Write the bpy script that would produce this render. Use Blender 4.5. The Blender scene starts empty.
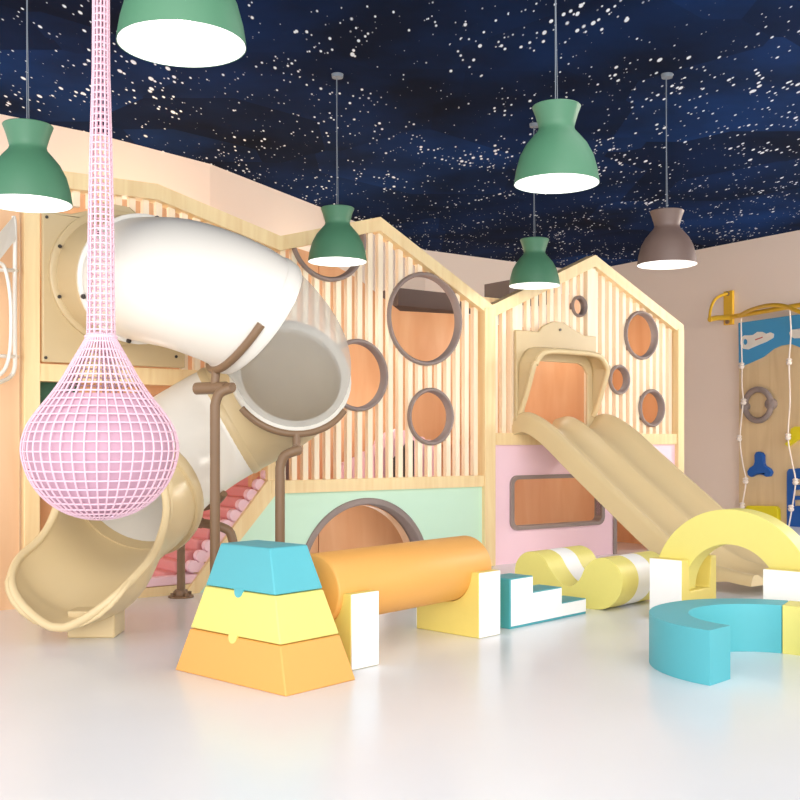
import bpy, math, random
from mathutils import Vector, Matrix
from mathutils.geometry import tessellate_polygon
random.seed(4)
SC = bpy.context.scene
COL = SC.collection
PI = math.pi
def R(d): return math.radians(d)

# ------------------------------------------------------------------ camera geometry (used to survey real positions)
FL, HZ, CAMH = 1050.0, 440.0, 1.25
cam = bpy.data.cameras.new('camera'); camo = bpy.data.objects.new('camera', cam); COL.objects.link(camo)
camo.location = (0, 0, CAMH); camo.rotation_euler = (R(90), 0, 0)
cam.sensor_width = 36; cam.lens = FL/800*36; cam.shift_y = (HZ-400)/800
cam.clip_end = 100
SC.camera = camo
SC.view_settings.view_transform = 'Standard'
try: SC.view_settings.look = 'None'
except Exception: pass
SC.view_settings.gamma = 1; SC.view_settings.use_curve_mapping = False
SC.view_settings.exposure = 0.28

# the play-house front is one vertical plane, turned 36 degrees: s along it, y behind it, z up
C36, S36 = math.cos(R(36)), math.sin(R(36))
FO = Vector((-13.441 + C36*13 - S36*.05, S36*13 + C36*.05, 0))
def F(s, y, z): return Vector((FO.x + C36*s - S36*y, FO.y + S36*s + C36*y, z))
def ft(px): return 24010.0/(1845.2-px) - 13.0
def fz(px, py):
    d = .093*(1845.2-px); return CAMH*(d+HZ-py)/d
def fp(px, py): return (ft(px), fz(px, py))
# soft-play frame
E1 = Vector((math.cos(R(46)), math.sin(R(46)), 0)); E2 = Vector((math.sin(R(46)), -math.cos(R(46)), 0))

# ------------------------------------------------------------------ materials
def lin(c):
    c /= 255.0
    return c/12.92 if c <= .04045 else ((c+.055)/1.055)**2.4
def rgb(r, g, b): return (lin(r), lin(g), lin(b), 1)
MATS = {}
def mat(name, col, rough=.5, spec=.5, metal=0, noise=0, nscale=30, bump=0, coat=0, trans=0, alpha=1, emis=None, estr=0):
    m = bpy.data.materials.new(name); m.use_nodes = True
    nt = m.node_tree; b = nt.nodes['Principled BSDF']
    b.inputs['Base Color'].default_value = col
    b.inputs['Roughness'].default_value = rough
    b.inputs['Metallic'].default_value = metal
    b.inputs['Specular IOR Level'].default_value = spec
    b.inputs['Coat Weight'].default_value = coat; b.inputs['Coat Roughness'].default_value = .12
    b.inputs['Transmission Weight'].default_value = trans
    b.inputs['Alpha'].default_value = alpha
    if emis: b.inputs['Emission Color'].default_value = emis; b.inputs['Emission Strength'].default_value = estr
    tc = nt.nodes.new('ShaderNodeTexCoord')
    n = nt.nodes.new('ShaderNodeTexNoise'); n.inputs['Scale'].default_value = nscale; n.inputs['Detail'].default_value = 3
    nt.links.new(tc.outputs['Object'], n.inputs['Vector'])
    mx = nt.nodes.new('ShaderNodeMix'); mx.data_type = 'RGBA'
    k = 1-noise
    mx.inputs[6].default_value = (col[0]*k, col[1]*k, col[2]*k, 1); mx.inputs[7].default_value = (min(1, col[0]*(1+noise*.5)), min(1, col[1]*(1+noise*.5)), min(1, col[2]*(1+noise*.5)), 1)
    nt.links.new(n.outputs['Fac'], mx.inputs[0]); nt.links.new(mx.outputs[2], b.inputs['Base Color'])
    if bump:
        bp = nt.nodes.new('ShaderNodeBump'); bp.inputs['Strength'].default_value = bump; bp.inputs['Distance'].default_value = .005
        nt.links.new(n.outputs['Fac'], bp.inputs['Height']); nt.links.new(bp.outputs[0], b.inputs['Normal'])
    MATS[name] = m; return m
def wood(name, c1, c2, rough=.45, sc=(9, 9, .7)):
    m = bpy.data.materials.new(name); m.use_nodes = True; nt = m.node_tree; b = nt.nodes['Principled BSDF']
    tc = nt.nodes.new('ShaderNodeTexCoord'); mp = nt.nodes.new('ShaderNodeMapping'); mp.inputs['Scale'].default_value = sc
    n = nt.nodes.new('ShaderNodeTexNoise'); n.inputs['Scale'].default_value = 1.6; n.inputs['Detail'].default_value = 5; n.inputs['Distortion'].default_value = .6
    cr = nt.nodes.new('ShaderNodeValToRGB'); cr.color_ramp.elements[0].position = .3; cr.color_ramp.elements[1].position = .72
    cr.color_ramp.elements[0].color = c1; cr.color_ramp.elements[1].color = c2
    nt.links.new(tc.outputs['Object'], mp.inputs[0]); nt.links.new(mp.outputs[0], n.inputs['Vector'])
    nt.links.new(n.outputs['Fac'], cr.inputs[0]); nt.links.new(cr.outputs[0], b.inputs['Base Color'])
    b.inputs['Roughness'].default_value = rough
    return m
M_pine = wood('pine', rgb(238, 206, 152), rgb(250, 226, 176))
M_slat = wood('pale_slat', rgb(250, 228, 196), rgb(255, 240, 214))
M_inner = wood('orange_ply', rgb(226, 168, 122), rgb(236, 188, 142), sc=(3, 3, .5))
M_brown = wood('brown_ply', rgb(226, 182, 140), rgb(236, 196, 156), sc=(3, 3, .5))
M_board = wood('birch_board', rgb(222, 192, 146), rgb(238, 212, 168), sc=(4, 4, .4))
M_beige = mat('beige_plastic', rgb(208, 186, 144), .32, noise=.03, nscale=4)
M_slide = mat('slide_plastic', rgb(222, 199, 154), .3, noise=.03, nscale=4)
M_white = mat('white_plastic', rgb(238, 233, 224), .3, noise=.01)
M_brownm = mat('brown_steel', rgb(132, 104, 78), .42, noise=.04)
M_ring = mat('grey_rubber', rgb(148, 132, 126), .55, noise=.04)
M_mint = mat('mint_panel', rgb(206, 238, 214), .5, noise=.03, nscale=3)
M_pink = mat('pink_panel', rgb(250, 214, 226), .5, noise=.03, nscale=3)
M_pinkpad = mat('pink_pad', rgb(252, 212, 222), .6, noise=.02)
M_rose = mat('rose_step', rgb(230, 150, 150), .6, noise=.04)
M_teal = mat('teal_foam', rgb(88, 182, 194), .5, noise=.02)
M_teald = mat('deep_teal_foam', rgb(72, 166, 176), .5, noise=.02)
M_yel = mat('yellow_foam', rgb(234, 222, 126), .5, noise=.02)
M_yel2 = mat('golden_yellow_foam', rgb(236, 216, 118), .5, noise=.02)
M_org = mat('orange_foam', rgb(236, 172, 88), .5, noise=.02)
M_wht = mat('white_foam', rgb(252, 251, 248), .5, noise=.01)
M_green = mat('green_shade', rgb(76, 126, 96), .5, noise=.03)
M_taupe = mat('taupe_shade', rgb(112, 92, 84), .5, noise=.03)
M_net = mat('pink_rope', rgb(238, 200, 214), .7, noise=.04, nscale=200)
M_liner = mat('mauve_liner', rgb(206, 168, 186), .85, noise=.05, nscale=120)
M_wall = mat('wall_paint', rgb(250, 233, 219), .8, noise=.02, nscale=2)
M_grey = mat('grey_beam', rgb(112, 98, 94), .7, noise=.03)
M_dkgreen = mat('dark_green_board', rgb(52, 98, 74), .6, noise=.05)
M_yell = mat('yellow_steel', rgb(236, 188, 50), .4, noise=.04)
M_blue = mat('blue_board', rgb(64, 156, 210), .5, noise=.08, nscale=3)
M_dblue = mat('blue_hold', rgb(20, 92, 176), .45, noise=.04)
M_lemon = mat('lemon_hold', rgb(238, 222, 30), .45, noise=.03)
M_rope = mat('white_rope', rgb(240, 226, 214), .8, noise=.1, nscale=80)
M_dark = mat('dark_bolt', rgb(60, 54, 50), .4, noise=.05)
M_cord = mat('cord_grey', rgb(120, 130, 140), .5, noise=.05)
M_red = mat('red_line', rgb(196, 90, 80), .6)
M_bulb = mat('lamp_bulb', rgb(255, 250, 240), .4, emis=(1, .95, .86, 1), estr=6)
M_reflect = mat('white_reflector', rgb(240, 240, 240), .35, noise=.3, nscale=14)

def clear_mat():
    m = bpy.data.materials.new('milky_plastic'); m.use_nodes = True; nt = m.node_tree; b = nt.nodes['Principled BSDF']
    b.inputs['Base Color'].default_value = rgb(236, 236, 232); b.inputs['Roughness'].default_value = .3
    tr = nt.nodes.new('ShaderNodeBsdfTransparent'); tr.inputs[0].default_value = (.95, .95, .95, 1)
    tl = nt.nodes.new('ShaderNodeBsdfTranslucent'); tl.inputs[0].default_value = rgb(240, 240, 236)
    m1 = nt.nodes.new('ShaderNodeMixShader'); m1.inputs[0].default_value = .45
    m2 = nt.nodes.new('ShaderNodeMixShader'); m2.inputs[0].default_value = .6
    nz = nt.nodes.new('ShaderNodeTexNoise'); nz.inputs['Scale'].default_value = 2
    nt.links.new(b.outputs[0], m1.inputs[1]); nt.links.new(tl.outputs[0], m1.inputs[2])
    nt.links.new(m1.outputs[0], m2.inputs[1]); nt.links.new(tr.outputs[0], m2.inputs[2])
    nt.links.new(m2.outputs[0], nt.nodes['Material Output'].inputs[0]); return m
M_clear = clear_mat()

def floor_mat():
    m = bpy.data.materials.new('polished_floor'); m.use_nodes = True; nt = m.node_tree; b = nt.nodes['Principled BSDF']
    tc = nt.nodes.new('ShaderNodeTexCoord'); n = nt.nodes.new('ShaderNodeTexNoise'); n.inputs['Scale'].default_value = .8; n.inputs['Detail'].default_value = 6
    cr = nt.nodes.new('ShaderNodeValToRGB'); cr.color_ramp.elements[0].color = rgb(226, 228, 232); cr.color_ramp.elements[1].color = rgb(238, 240, 244)
    nt.links.new(tc.outputs['Object'], n.inputs['Vector']); nt.links.new(n.outputs['Fac'], cr.inputs[0]); nt.links.new(cr.outputs[0], b.inputs['Base Color'])
    b.inputs['Roughness'].default_value = .24; b.inputs['Specular IOR Level'].default_value = .5
    return m
M_floor = floor_mat()

def star_mat():
    m = bpy.data.materials.new('starry_fabric'); m.use_nodes = True; nt = m.node_tree; b = nt.nodes['Principled BSDF']; L = nt.links.new
    N = nt.nodes.new
    tc = N('ShaderNodeTexCoord')
    n = N('ShaderNodeTexNoise'); n.inputs['Scale'].default_value = .55; n.inputs['Detail'].default_value = 5; L(tc.outputs['Object'], n.inputs['Vector'])
    cr = N('ShaderNodeValToRGB'); cr.color_ramp.elements[0].position = .35; cr.color_ramp.elements[1].position = .7
    cr.color_ramp.elements[0].color = rgb(4, 18, 42); cr.color_ramp.elements[1].color = rgb(8, 46, 98); L(n.outputs['Fac'], cr.inputs[0])
    # shading of folded cloth facets, painted as tone steps on the flat ceiling
    vp = N('ShaderNodeTexVoronoi'); vp.inputs['Scale'].default_value = .42; vp.distance = 'MANHATTAN'; L(tc.outputs['Object'], vp.inputs['Vector'])
    hs = N('ShaderNodeSeparateColor'); L(vp.outputs['Color'], hs.inputs[0])
    mr = N('ShaderNodeMapRange'); mr.inputs[3].default_value = .45; mr.inputs[4].default_value = 1.45; L(hs.outputs[0], mr.inputs[0])
    mul = N('ShaderNodeMix'); mul.data_type = 'RGBA'; mul.blend_type = 'MULTIPLY'; mul.inputs[0].default_value = 1
    L(cr.outputs[0], mul.inputs[6]); L(mr.outputs[0], mul.inputs[7])
    prev = mul.outputs[2]
    dens = N('ShaderNodeTexNoise'); dens.inputs['Scale'].default_value = .9; dens.inputs['Detail'].default_value = 3; L(tc.outputs['Object'], dens.inputs['Vector'])
    for sc, rad, st, rot in ((13, .27, .9, 25), (6, .10, .9, 15), (24, .36, .6, 30)):
        mp = N('ShaderNodeMapping'); mp.inputs['Rotation'].default_value = (0, 0, R(rot)); mp.inputs['Scale'].default_value = (1, .38, 1); L(tc.outputs['Object'], mp.inputs[0])
        v = N('ShaderNodeTexVoronoi'); v.inputs['Scale'].default_value = sc; L(mp.outputs[0], v.inputs['Vector'])
        sp = N('ShaderNodeSeparateColor'); L(v.outputs['Color'], sp.inputs[0])
        # star radius varies per cell and with density noise
        a = N('ShaderNodeMath'); a.operation = 'MULTIPLY'; L(sp.outputs[1], a.inputs[0]); L(dens.outputs['Fac'], a.inputs[1])
        a2 = N('ShaderNodeMath'); a2.operation = 'MULTIPLY'; a2.inputs[1].default_value = rad*2.6; L(a.outputs[0], a2.inputs[0])
        a3 = N('ShaderNodeMath'); a3.operation = 'SUBTRACT'; a3.inputs[1].default_value = rad*.45; L(a2.outputs[0], a3.inputs[0])
        d = N('ShaderNodeMath'); d.operation = 'SUBTRACT'; L(a3.outputs[0], d.inputs[0]); L(v.outputs['Distance'], d.inputs[1])
        e = N('ShaderNodeMath'); e.operation = 'MULTIPLY'; e.use_clamp = True; e.inputs[1].default_value = 16*st; L(d.outputs[0], e.inputs[0])
        mx = N('ShaderNodeMix'); mx.data_type = 'RGBA'; mx.inputs[7].default_value = rgb(238, 246, 255); L(e.outputs[0], mx.inputs[0]); L(prev, mx.inputs[6]); prev = mx.outputs[2]
    L(prev, b.inputs['Base Color']); b.inputs['Roughness'].default_value = .9; b.inputs['Specular IOR Level'].default_value = .08
    return m
M_star = star_mat()

# ------------------------------------------------------------------ mesh helpers (vertices are written in world metres)
class MB:
    def __init__(s): s.v = []; s.f = []; s.m = []
    def add(s, vs, fs, mi=0):
        o = len(s.v); s.v += [Vector(v) for v in vs]; s.f += [tuple(i+o for i in f) for f in fs]; s.m += [mi]*len(fs)
    def box(s, fn, a, b, c, mi=0):
        vs = [fn(x, y, z) for x in a for y in b for z in c]
        s.add(vs, [(0, 1, 3, 2), (4, 6, 7, 5), (0, 4, 5, 1), (2, 3, 7, 6), (0, 2, 6, 4), (1, 5, 7, 3)], mi)
    def prism(s, polys, c0, c1, fn, mi=0, mside=None):
        """polys: outline then holes, 2-D; fn(a, b, c) -> world"""
        flat = [p for q in polys for p in q]; n = len(flat)
        tris = tessellate_polygon([[Vector((p[0], p[1], 0)) for p in q] for q in polys])
        vs = [fn(p[0], p[1], c0) for p in flat] + [fn(p[0], p[1], c1) for p in flat]
        s.add(vs, [tuple(t) for t in tris] + [tuple(i+n for i in reversed(t)) for t in tris], mi)
        o = 0; fs = []
        for q in polys:
            k = len(q)
            fs += [(o+i, o+(i+1) % k, o+(i+1) % k+n, o+i+n) for i in range(k)]; o += k
        off = len(s.v)-len(vs)
        s.f += [tuple(i+off for i in f) for f in fs]; s.m += [mi if mside is None else mside]*len(fs)
    def tube(s, path, r, n=10, closed=False, caps=True, mi=0):
        P = [Vector(p) for p in path]; k = len(P); rr = r if isinstance(r, (list, tuple)) else [r]*k
        T = []
        for i in range(k):
            a = P[i-1] if (i or closed) else P[i]; b = P[(i+1) % k] if (i < k-1 or closed) else P[i]
            T.append((b-a).normalized())
        up = Vector((0, 0, 1)) if abs(T[0].z) < .9 else Vector((1, 0, 0))
        N = (up - T[0]*up.dot(T[0])).normalized(); vs = []
        for i in range(k):
            N = (N - T[i]*N.dot(T[i])).normalized(); B = T[i].cross(N)
            vs += [P[i] + (N*math.cos(2*PI*j/n) + B*math.sin(2*PI*j/n))*rr[i] for j in range(n)]
        fs = []
        for i in range(k if closed else k-1):
            for j in range(n):
                i2 = (i+1) % k; fs.append((i*n+j, i*n+(j+1) % n, i2*n+(j+1) % n, i2*n+j))
        if caps and not closed: fs += [tuple(reversed(range(n))), tuple((k-1)*n+j for j in range(n))]
        s.add(vs, fs, mi)
    def lathe(s, c, prof, n=40, mi=0, a0=0, a1=2*PI):
        c = Vector(c); vs = []; full = abs(a1-a0-2*PI) < 1e-6; m = n if full else n+1
        for r, z in prof:
            vs += [c + Vector((r*math.cos(a0+(a1-a0)*j/n), r*math.sin(a0+(a1-a0)*j/n), z)) for j in range(m)]
        fs = []
        for i in range(len(prof)-1):
            for j in range(n):
                j2 = (j+1) % m; fs.append((i*m+j, i*m+j2, (i+1)*m+j2, (i+1)*m+j))
        s.add(vs, fs, mi)
    def grid(s, rows, mi=0, closed=False):
        n = len(rows[0]); vs = [p for r in rows for p in r]; fs = []
        for i in range(len(rows)-1):
            for j in range(n if closed else n-1):
                j2 = (j+1) % n; fs.append((i*n+j, i*n+j2, (i+1)*n+j2, (i+1)*n+j))
        s.add(vs, fs, mi)
INV = {}
def obj(name, mb, mats, parent=None, smooth=False, bevel=0, solid=0, ang=40, offset=-1):
    me = bpy.data.meshes.new(name)
    o = bpy.data.objects.new(name, me); COL.objects.link(o)
    vs = mb.v
    if parent is not None:
        inv = INV[parent.name]; vs = [inv @ v for v in vs]; o.parent = parent; INV[o.name] = inv
    elif True:
        # origin at the base of the thing
        mn = Vector((sum(v.x for v in vs)/len(vs), sum(v.y for v in vs)/len(vs), min(v.z for v in vs)))
        vs = [v-mn for v in vs]; o.location = mn; INV[o.name] = Matrix.Translation(-mn)
    me.from_pydata([tuple(v) for v in vs], [], mb.f); me.update()
    import bmesh
    bm = bmesh.new(); bm.from_mesh(me); bmesh.ops.remove_doubles(bm, verts=bm.verts, dist=1e-5)
    if solid == 0: bmesh.ops.recalc_face_normals(bm, faces=bm.faces)
    bm.to_mesh(me); bm.free()
    for m in (mats if isinstance(mats, (list, tuple)) else [mats]): me.materials.append(m)
    if len(me.polygons) == len(mb.m):
        for p, i in zip(me.polygons, mb.m): p.material_index = i
    if smooth:
        for p in me.polygons: p.use_smooth = True
        if ang: me.set_sharp_from_angle(angle=R(ang))
    if solid:
        md = o.modifiers.new('thickness', 'SOLIDIFY'); md.thickness = solid; md.offset = offset; md.use_rim = True
    if bevel:
        md = o.modifiers.new('bevel', 'BEVEL'); md.width = bevel; md.segments = 3; md.limit_method = 'ANGLE'; md.angle_limit = R(35)
        for p in me.polygons: p.use_smooth = True
        if not smooth: me.set_sharp_from_angle(angle=R(30))
        md.harden_normals = False
    return o
def thing(name, loc, label, cat, group=None, rz=0):
    o = bpy.data.objects.new(name, None); COL.objects.link(o); o.empty_display_size = .1
    o.location = loc; o.rotation_euler = (0, 0, rz)
    INV[o.name] = (Matrix.Translation(Vector(loc)) @ Matrix.Rotation(rz, 4, 'Z')).inverted()
    tag(o, label, cat, group); return o
def tag(o, label, cat, group=None):
    o['label'] = label; o['category'] = cat
    if group: o['group'] = group
    return o
def struct(name, mb, m, **k):
    o = obj(name, mb, m, **k); o['kind'] = 'structure'; return o
def W(x, y, z): return Vector((x, y, z))
def circ(cx, cy, r, n=40, a0=0, a1=360): return [(cx+r*math.cos(R(a0+(a1-a0)*i/n)), cy+r*math.sin(R(a0+(a1-a0)*i/n))) for i in range(n if a1-a0 == 360 else n+1)]
def rrect(x0, y0, x1, y1, r, n=6):
    p = []
    for cx, cy, a in ((x1-r, y1-r, 0), (x0+r, y1-r, 90), (x0+r, y0+r, 180), (x1-r, y0+r, 270)):
        p += [(cx+r*math.cos(R(a+90*i/n)), cy+r*math.sin(R(a+90*i/n))) for i in range(n+1)]
    return p
def smoothpath(pts, n=6):
    P = [Vector(p) for p in pts]; out = []
    for i in range(len(P)-1):
        p0 = P[max(i-1, 0)]; p1 = P[i]; p2 = P[i+1]; p3 = P[min(i+2, len(P)-1)]
        for j in range(n):
            t = j/n; out.append(.5*((2*p1)+(p2-p0)*t+(2*p0-5*p1+4*p2-p3)*t*t+(3*p1-p0-3*p2+p3)*t*t*t))
    out.append(P[-1]); return out

# ------------------------------------------------------------------ room
HC = 4.3
def ceil_pt(px, py): Y = (HC-CAMH)*FL/(HZ-py); return ((px-400)*Y/FL, Y)
wl = [ceil_pt(-260, 95), ceil_pt(-120, 100), ceil_pt(0, 114), ceil_pt(92, 133), ceil_pt(210, 164), ceil_pt(320, 207), ceil_pt(425, 250), ceil_pt(515, 262), ceil_pt(632, 272)]
wr = [None, ceil_pt(696, 250), ceil_pt(800, 230)]
rd = (Vector(wr[2])-Vector(wr[1])).normalized(); wr.append(tuple(Vector(wr[1])+rd*9.5))
bd_ = Vector(wl[7])-Vector(wl[6]); ap = Vector(wr[1])-Vector(wl[6])
tq = (ap.x*rd.y-ap.y*rd.x)/(bd_.x*rd.y-bd_.y*rd.x); corner = tuple(Vector(wl[6])+bd_*tq); wl[8] = corner; wr[0] = corner
foot = wl + wr[1:] + [(11.5, 3.2), (-6.5, 3.2)]
mb = MB(); mb.prism([foot], HC, HC+.06, lambda a, b, c: W(a, b, c)); struct('ceiling', mb, M_star)
ffoot = wl + wr[1:] + [(11.5, -2.5), (-6.5, -2.5)]
mb = MB(); mb.prism([ffoot], -.1, 0, lambda a, b, c: W(a, b, c)); struct('floor', mb, M_floor)
def wallstrip(path, z0, z1, th=.08):
    m = MB(); n = len(path); off = []
    for i in range(n):
        a = Vector(path[max(i-1, 0)]); b = Vector(path[min(i+1, n-1)]); d = (b-a).normalized(); off.append(Vector(path[i])+Vector((-d.y, d.x))*th)
    for i in range(n-1):
        q = [path[i], path[i+1], off[i+1], off[i]]
        m.prism([q], z0, z1, lambda a, b, c: W(a, b, c))
    return m
struct('wall_back', wallstrip(wl, -.1, HC+.06), M_wall)
struct('wall_right', wallstrip(wr, -.1, HC+.06), M_wall)
# wood-lined wall carrying on to the left of the play tower
mb = MB(); mb.box(F, (-2.2, ft(24)-.02), (.0, .06), (0, 3.0)); struct('wall_left', mb, M_brown)
# ------------------------------------------------------------------ play houses
roof = [fp(24, 166), fp(157, 184), fp(280, 236), fp(380, 217), fp(492, 305), fp(595, 255), fp(683, 325)]
def roofz(s):
    for (a, za), (b, zb) in zip(roof, roof[1:]):
        if a <= s <= b: return za+(zb-za)*(s-a)/(b-a)
    return roof[0][1] if s < roof[0][0] else roof[-1][1]
BT = .125   # beam depth measured straight down
def beam(pts, th=BT, y0=-.06, y1=.08):
    m = MB(); top = pts; bot = [(a, z-th) for a, z in pts]
    for i in range(len(pts)-1): m.prism([[top[i], top[i+1], bot[i+1], bot[i]]], y0, y1, lambda a, b, c: F(a, c, b))
    return m
circles = [('c', *fp(331, 236), .40), ('c', *fp(428, 318.5), .445), ('c', *fp(360.5, 375), .33), ('c', *fp(433.5, 416.5), .275),
           ('c', *fp(582, 306), .115), ('c', *fp(644, 335), .275), ('c', *fp(622, 379.5), .165), ('c', *fp(654.5, 408), .215)]
hood_s0, hood_s1 = ft(515), ft(594)
def slats(s0, s1, zbot, step=.113, w=.052, dep=.05, skip=()):
    m = MB(); n = max(1, round((s1-s0)/step)); st = (s1-s0)/n
    for i in range(n):
        s = s0+st*(i+.5); zb = zbot(s) if callable(zbot) else zbot
        cuts = []
        for _, sc, zc, r in circles:
            q = r-.028; ds = max(0, abs(s-sc)-w/2)
            if ds < q: h = math.sqrt(q*q-ds*ds); cuts.append((zc-h, zc+h))
        cuts += [(a, b) for s_0, s_1, a, b in skip if s_0 < s < s_1]
        segs = [(zb, min(roofz(s-w/2), roofz(s+w/2))-BT+.02)]
        for a, b in cuts:
            ns = []
            for p, q in segs:
                if b <= p or a >= q: ns.append((p, q)); continue
                if a > p: ns.append((p, a))
                if b < q: ns.append((b, q))
            segs = ns
        near = any(abs(s-sc) < r+w for _, sc, zc, r in circles)
        if not near:
            for p, q in segs:
                if q-p > .02: m.box(F, (s-w/2, s+w/2), (0, dep), (p, q))
            continue
        ztop_ = min(roofz(s-w/2), roofz(s+w/2))-BT+.02; NS = 6
        for k in range(NS):   # slat ends follow the round openings
            x0_ = s-w/2+w*k/NS; xm = x0_+w/NS/2; cc = []
            for _, sc, zc, r in circles:
                q = r-.025
                if abs(xm-sc) < q: h = math.sqrt(q*q-(xm-sc)**2); cc.append((zc-h, zc+h))
            cc += [(a, b) for s_0, s_1, a, b in skip if s_0 < s < s_1]
            sg = [(zb, ztop_)]
            for a, b in cc:
                ns = []
                for p, q in sg:
                    if b <= p or a >= q: ns.append((p, q)); continue
                    if a > p: ns.append((p, a))
                    if b < q: ns.append((b, q))
                sg = ns
            for p, q in sg:
                if q-p > .004: m.box(F, (x0_, x0_+w/NS), (0, dep), (p, q))
    return m
def ring(parent, sc, zc, r, th=.042, y0=-.035, y1=.05, clip=None):
    """rubber-edged round window; clip cuts it off under the roof beam"""
    m = MB(); n = 56; rows = []
    prof = [(r-th, y1), (r-th, y0+.02), (r-th+.015, y0), (r-.012, y0), (r, y0+.015), (r, .0), (r-.03, .0), (r-.03, y1)]
    angs = [2*PI*j/n for j in range(n)]
    if clip:
        angs = [a for a in [R(-270+90+360*j/n) for j in range(n+1)]]
        good = [a for a in angs if zc+(r-th*.5)*math.sin(a) < roofz(sc+(r-th*.5)*math.cos(a))-BT+.02]
        # contiguous run through the bottom of the ring
        good = [a for a in [R(-270+1.0*k*5) for k in range(73)] if zc+(r-th*.5)*math.sin(a) < roofz(sc+(r-th*.5)*math.cos(a))-BT+.03]
        rows = [[F(sc+rr*math.cos(a), yy, zc+rr*math.sin(a)) for rr, yy in prof] for a in good]
        for row in rows: pass
        m.grid(rows, closed=True)
    else:
        rows = [[F(sc+rr*math.cos(a), yy, zc+rr*math.sin(a)) for rr, yy in prof] for a in angs]; rows.append(rows[0]); m.grid(rows, closed=True)
    o = obj('window_ring', m, M_ring, parent, smooth=True, ang=50)
    return o
FR = R(36)
def bolt(parent, p, q, r, mm=None):
    m = MB(); m.tube([p, q], r, 10); return obj('bolt', m, mm or M_dark, parent)
def fdz(px, py, y):
    o = F(0, y, 0); c = (px-400)/FL; s_ = (c*o.y-o.x)/(C36-c*S36); p = F(s_, y, 0); return s_, CAMH+(HZ-py)*p.y/FL
sA, sB, sC, sD, sE = ft(24), ft(278), ft(492), ft(683), 0
BK = 1.0    # ply lining this far behind the front
# ---- left tower
tw = thing('play_tower', F((sA+sB)/2, 0, 0), 'tall slatted pine play tower holding the beige panel of the tube slide', 'playhouse', rz=FR)
m = MB(); m.box(F, (sA, ft(40)), (-.06, .12), (0, roof[0][1])); obj('post', m, M_pine, tw, bevel=.006)
m = MB(); m.box(F, (ft(268), ft(276)), (-.05, .1), (.9, 1.72)); obj('post', m, M_pine, tw, bevel=.006)
obj('roof_beam', beam([roof[0], roof[1], roof[2]]), M_pine, tw)
m = MB(); m.box(F, (ft(40), ft(278)), (-.05, .09), (1.69, 1.82)); obj('rail', m, M_pine, tw)
obj('slat_screen', slats(ft(42), ft(278), 1.8, skip=((ft(40), ft(182), 1.8, fz(100, 208)),)), M_slat, tw)
# beige mounting panel with round mouth
PX0, PX1 = ft(41), ft(183); PC = (ft(114), 2.5)
m = MB(); zt = fz(60, 212)
outl = [(PX0, 1.83), (PX1, 1.83), (PX1, zt-.25), (PX1-.12, zt-.05), (ft(140), zt+.03), (ft(128), zt+.10), (ft(100), zt+.11), (ft(86), zt+.03), (ft(70), zt-.01), (PX0, zt-.02)]
m.prism([outl, circ(PC[0], PC[1], .43)], -.09, -.05, lambda a, b, c: F(a, c, b)); obj('mounting_panel', m, M_beige, tw, bevel=.008)
for px, py in ((45, 218), (44, 358), (174, 357), (170, 243)):
    s_, z_ = fp(px, py); bolt(tw, F(s_, -.088, z_), F(s_, -.098, z_), .012)
def lining(lst):
    q = [fdz(x, y, BK) for x, y in lst]; m = MB(); m.prism([[(q[0][0], 0)]+q+[(q[-1][0], 0)]], BK, BK+.03, lambda a, b, c: F(a, c, b)); return m
obj('back_lining', lining([(26, 176), (157, 191), (282, 243), (318, 255)]), M_inner, tw)
m = MB(); m.box(F, (ft(40), ft(84)), (.09, .11), (fz(50, 418), 1.70)); obj('green_board', m, M_dkgreen, tw)
m = MB(); m.box(F, (ft(42), ft(266)), (.12, BK), (1.62, 1.69)); obj('deck', m, M_inner, tw)
m = MB(); m.box(F, (ft(34), ft(78)), (.12, .16), (0, 1.6)); obj('side_lining', m, M_inner, tw)
# skirt boards left of the stair
m = MB(); m.box(F, (ft(40), ft(200)), (-.02, .06), (0, .075)); obj('bottom_rail', m, M_pine, tw)

# ---- middle house (mint)
mh = thing('gabled_playhouse', F((sB+sC)/2, 0, 0), 'gabled slatted playhouse with mint lower panel and arched crawl-through opening', 'playhouse', 'gabled slatted playhouse fronts', rz=FR)
m = MB(); m.box(F, (ft(484), ft(494.5)), (-.07, .14), (0, roofz(ft(493))-.04)); obj('post', m, M_pine, mh, bevel=.006)
obj('roof_beam', beam([roof[2], roof[3], roof[4]]), M_pine, mh)
m = MB(); m.box(F, (ft(272), ft(484)), (-.05, .09), (.79, .9)); obj('rail', m, M_pine, mh)
obj('slat_screen', slats(ft(280), ft(483.5), .89), M_slat, mh)
gx0, gx1, gt = ft(200), ft(277), .79
ac = ft(368); ar = .70
outl = [(gx0, 0), (ac-ar, 0)] + [(ac-ar*math.cos(R(a)), ar*math.sin(R(a))) for a in range(5, 180, 5)] + [(ac+ar, 0), (ft(484), 0), (ft(484), gt), (gx1, gt)]
m = MB(); m.prism([outl], -.02, .04, lambda a, b, c: F(a, c, b)); obj('lower_panel', m, M_mint, mh)
m = MB(); m.prism([[(gx0-.13, 0), (gx0, 0), (gx1, gt), (ft(277), .9), (ft(268), .9)]], -.045, .07, lambda a, b, c: F(a, c, b)); obj('stringer', m, M_pine, mh)
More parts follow.
